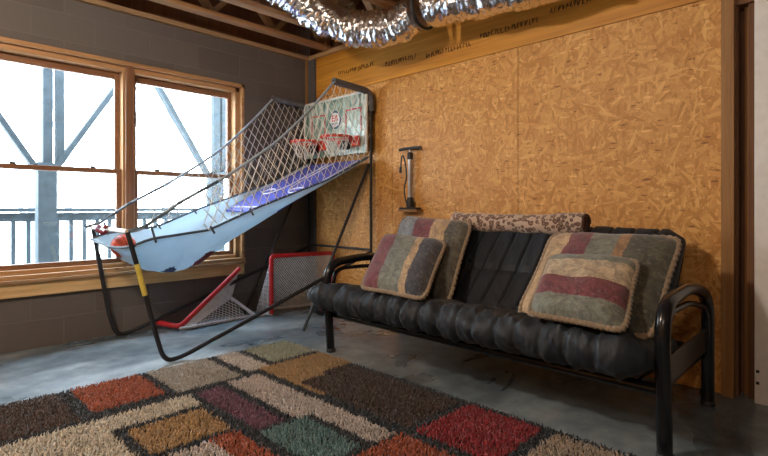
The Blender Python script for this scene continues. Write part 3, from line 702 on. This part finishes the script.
for q, fc in enumerate(fs):
    cy = sum(vs[i][1] for i in fc) / 4; cx_ = sum(vs[i][0] for i in fc) / 4
    e = ((cx_ - .74) / .22) ** 2; wv = .35 * noise.noise(Vector((cx_ * 14, cy * 14, 0)))
    if e + ((cy + 1.56) / .13) ** 2 < .75 + wv: c.mi[q] = 1
    elif ((cx_ - .72) / .10) ** 2 + ((cy + 1.76) / .045) ** 2 < .7 + wv: c.mi[q] = 2
rampo = c.build('ramp_cloth', [M['cloth'], M['maroon'], M['navy']], g, smooth=True)
md = rampo.modifiers.new('solid', 'SOLIDIFY'); md.thickness = .004; md.offset = -1
for x in (GX0 + .012, GX1 - .012):
    MB().tube([(x, y, lerp(top_tab, y) + .004) for y in np.linspace(-2.07, -.08, 40)], .0085, 8).build('piping', M['dkrope'], g, smooth=True)
MB().tube([(GX0 + .012 + (GX1 - GX0 - .024) * u, -2.078, zramp(u, -2.075)) for u in np.linspace(0, 1, 20)], .008, 8).build('piping', M['dkrope'], g, smooth=True)
# court sheet on the ramp with white markings
ct = MB(); ct.box((GX0 + .06, -1.10, 0), (GX1 - .05, -.13, .012))
def onramp(v, lift): return Vector((v[0], v[1], lerp([(-1.376, .76), (-.724, 1.115), (-.06, 1.445)], v[1]) + lift + v[2]))
def stripsheet(x0, x1, y0, y1, lift, th, n=24):
    mb = MB()
    vs = []
    for i in range(n + 1):
        y = y0 + (y1 - y0) * i / n
        for x, dz in ((x0, 0), (x1, 0), (x1, th), (x0, th)): vs.append(onramp((x, y, dz), lift))
    fs = [(a + i * 4, b + i * 4, b + i * 4 + 4, a + i * 4 + 4) for i in range(n) for a, b in ((0, 1), (1, 2), (2, 3), (3, 0))]
    fs += [(3, 2, 1, 0), tuple(n * 4 + k for k in range(4))]; mb.add(vs, fs); return mb
court = stripsheet(GX0 + .05, GX1 - .045, -1.02, -.12, .014, .010).build('court_sheet', M['court'], g)
def mark(pts, w_=.007): 
    P = [onramp((x, y, .028), 0) for x, y in pts]; MB().tube(P, w_, 6).build('court_line', M['line'], court)
cx0 = (GX0 + GX1) / 2
for cxm in (GX0 + .27, GX1 - .25):
    mark([(cxm + .17 * math.cos(a), -.55 + .20 * math.sin(a)) for a in np.linspace(PI, 2 * PI, 24)])
    mark([(cxm + .09 * math.cos(a), -.72 + .06 * math.sin(a)) for a in np.linspace(0, PI, 16)])
    mark([(cxm - .17, -.16), (cxm - .17, -.55)]); mark([(cxm + .17, -.16), (cxm + .17, -.55)])
mark([(GX0 + .09, -.97), (GX1 - .08, -.97)])
# backboard
bb = MB(); bb.box((GX0 + .02, -.125, 1.50), (GX1 + .0, -.105, 2.055)); bo = bb.build('backboard', M['board'], g, bevel=.004)
MB().tube(rounded([(GX0 + .02, -.118, 1.50), (GX0 + .02, -.118, 2.055), (GX1, -.118, 2.055), (GX1, -.118, 1.50)], .03, 4), .014, 8).build('board_rim', M['logowhite'], bo, smooth=True)
lc = Vector((.585, -.127, 1.845))
def disc(r, dy, n=36): return MB().lathe([(r, 0), (r, .002)], (lc.x, lc.y - dy, lc.z), n, (0, -1, 0))
disc(.088, 0).build('logo_disc', M['logoblue'], bo); disc(.070, .0025).build('logo_disc', M['logowhite'], bo); 
def text(body, size, loc, mat, name, parent, bold=0):
    cu = bpy.data.curves.new(name, 'FONT'); cu.body = body; cu.size = size; cu.extrude = .001; cu.align_x = 'CENTER'; cu.align_y = 'CENTER'; cu.offset = bold
    tmp = bpy.data.objects.new(name, cu); me = bpy.data.meshes.new_from_object(tmp); bpy.data.objects.remove(tmp)
    R = Matrix.Rotation(PI / 2, 4, 'X'); me.transform(Matrix.Translation(Vector(loc)) @ R)
    off = Vector(); p = parent
    while p: off += p.location; p = p.parent
    me.transform(Matrix.Translation(-off)); me.materials.append(mat); ob = bpy.data.objects.new(name, me); COL.objects.link(ob); ob.parent = parent; return ob
text('EA', .085, (lc.x, -.1315, lc.z + .014), M['logored'], 'lettering', bo, .002); text('SPORTS', .026, (lc.x, -.1315, lc.z - .036), M['logoblue'], 'lettering', bo, .0005)
for x0, x1 in ((.735, .955), (.215, .435)):
    sq = MB(); z0, z1, t_ = 1.70, 1.92, .012
    sq.box((x0, -.129, z0), (x0 + t_, -.1255, z1)); sq.box((x1 - t_, -.129, z0), (x1, -.1255, z1)); sq.box((x0, -.129, z1 - t_), (x1, -.1255, z1)); sq.build('target_square', M['logored'], bo)
for hx in (.33, .80):
    hz = 1.64; ho = MB(); ho.tube([(hx + .135 * math.cos(a), -.295 + .135 * math.sin(a), hz) for a in [2 * PI * k / 36 for k in range(36)]], .013, 8, closed=True)
    ho.tube([(hx - .10, -.295 - .0, hz - .0), (hx - .12, -.13, hz - .05)], .007, 6); ho.tube([(hx + .10, -.295, hz), (hx + .12, -.13, hz - .05)], .007, 6)
    h_ = ho.build('hoop', M['redp'], g, smooth=True)
    B((hx - .14, -.165, hz - .075), (hx + .14, -.127, hz + .02)).build('hoop_bracket', M['redp'], h_, bevel=.006)
    B((hx - .05, -.21, hz - .10), (hx + .05, -.166, hz - .02)).build('score_sensor', M['matte'], h_, bevel=.004)
    hn = MB(); n_ = 14
    for k in range(n_):
        for s_ in (1, -1):
            pts = []
            for q in range(7):
                tt = q / 6; a = 2 * PI * (k + s_ * tt * 1.6) / n_; r = .122 * (1 - .42 * tt); pts.append((hx + r * math.cos(a), -.295 + r * math.sin(a), hz - .15 * tt))
            hn.tube(pts, .0028, 4, caps=False)
    hn.build('hoop_net', M['net'], h_)
# ball lying in the trough
bx, by = .50, -1.985
bt = thing('basketball', (bx, by, .66), 'orange mini basketball lying in the front of the cloth trough', 'ball')
bc = (bx, by, zramp(.45, by) + .088); MB().sphere(bc, .082, 28).build('ball_skin', M['ball'], bt, smooth=True)
for ax in ((1, 0, 0), (0, 1, .3)):
    q = Vector((0, 0, 1)).rotation_difference(Vector(ax)); MB().tube([Vector(bc) + q @ Vector((.082 * math.cos(a), .082 * math.sin(a), 0)) for a in [2 * PI * k / 32 for k in range(32)]], .002, 5, closed=True).build('ball_seam', M['thread'], bt)

# ------------------------------------------------------------------ hockey goals
def netquad(a, b, c_, d_, nu, nv, mb, sag=0, r=.0029):
    a, b, c_, d_ = map(Vector, (a, b, c_, d_)); nrm = (b - a).cross(d_ - a).normalized()
    def p(u, v): return (a * (1 - u) + b * u) * (1 - v) + (d_ * (1 - u) + c_ * u) * v + nrm * (sag * math.sin(PI * max(0, min(1, u))) * math.sin(PI * max(0, min(1, v))))
    for s in (1, -1):
        for k in range(-nv, nu + nv + 1):
            pts = []
            for q in range(nv * 2 + 1):
                v = q / (2 * nv); u = (k + s * v * nv) / nu
                if -1e-6 <= u <= 1 + 1e-6: pts.append(p(u, v))
            if len(pts) > 1: mb.tube(pts, r, 3, caps=False)
gl = thing('hockey_goal', (.30, -.4, 0), 'red framed street hockey goal standing upright in the corner', 'hockey goal')
A = Vector((.30, -.655, 0)); Bq = Vector((.455, -.045, 0)); H = .555; bk = Vector((-.25, .04, 0))
MB().tube(rounded([A + Vector((0, 0, .02)), A + Vector((0, 0, H)), Bq + Vector((0, 0, H)), Bq + Vector((0, 0, .02))], .035, 5), .021, 12).build('goal_frame', M['red'], gl, smooth=True)
Ab = A + Vector((-.23, -.02, .015)); Bb = Bq + Vector((-.25, -.0, .015)); 
MB().tube(rounded([A + Vector((0, 0, .015)), Ab, Bb, Bq + Vector((0, 0, .015))], .04, 5), .013, 10).build('base_frame', M['whitep'], gl, smooth=True)
nm_ = MB(); T1 = A + Vector((0, 0, H)); T2 = Bq + Vector((0, 0, H)); netquad(T1, T2, Bb, Ab, 26, 22, nm_, .03); netquad(T1, A, A, Ab, 2, 2, nm_)
for (t_, b_, k_) in ((T1, A, Ab), (T2, Bq, Bb)):
    for q in range(1, 14):
        f_ = q / 14; nm_.tube([b_.lerp(t_, f_), k_.lerp(t_, f_)], .0022, 3, caps=False); nm_.tube([b_.lerp(k_, f_), t_.lerp(k_, f_)], .0022, 3, caps=False)
nm_.build('goal_net', M['goalnet'], gl)
g1 = thing('hockey_goal', (.15, -1.1, 0), 'red framed street hockey goal lying tipped over under the window', 'hockey goal')
a = Vector((.05, -1.58, .055)); b = Vector((.22, -1.47, .028)); t_ = Vector((.075, -.855, .435))
MB().tube(rounded([a, b, t_], .05, 5), .022, 12).build('goal_frame', M['red'], g1, smooth=True)
w0 = Vector((.25, -1.44, .018)); w1 = Vector((.22, -.86, .015)); w2 = Vector((.27, -.71, .015)); w3 = Vector((.05, -.92, .17))
MB().tube(rounded([b - Vector((0, 0, .012)), w0, w1, w2], .02, 3), .013, 10).build('base_frame', M['whitep'], g1, smooth=True)
MB().tube([w3, w1 + Vector((.03, .07, 0))], .016, 10).build('base_frame', M['whitep'], g1, smooth=True)
nm_ = MB(); netquad(b, t_, w3, w1.lerp(w0, .9), 26, 13, nm_, .01); netquad(b, w3, w1, w0, 16, 4, nm_, 0); nm_.build('goal_net', M['goalnet'], g1)

# ------------------------------------------------------------------ black bag on the floor in the corner
bagr = thing('gear_bag', (.62, -.30, 0), 'small black bag with a red patch on the floor inside the corner goal', 'bag')
bg_ = MB(); bg_.sphere((.62, -.30, .062), .062, 28, (2.1, 1.2, 1.0)); bg_.v = [(v[0], v[1], max(.001, v[2] + noise.noise(Vector(v) * 12) * .012)) for v in bg_.v]; bg_.build('bag_body', M['matte'], bagr, smooth=True)
MB().tube(smooth_path([(.55, -.33, .11), (.58, -.34, .155), (.66, -.34, .155), (.69, -.33, .11)], 6), .008, 8).build('bag_handle', M['matte'], bagr, smooth=True)
MB().sphere((.66, -.345, .075), .034, 16, (1.2, .8, .8)).build('red_patch', M['red'], bagr, smooth=True)
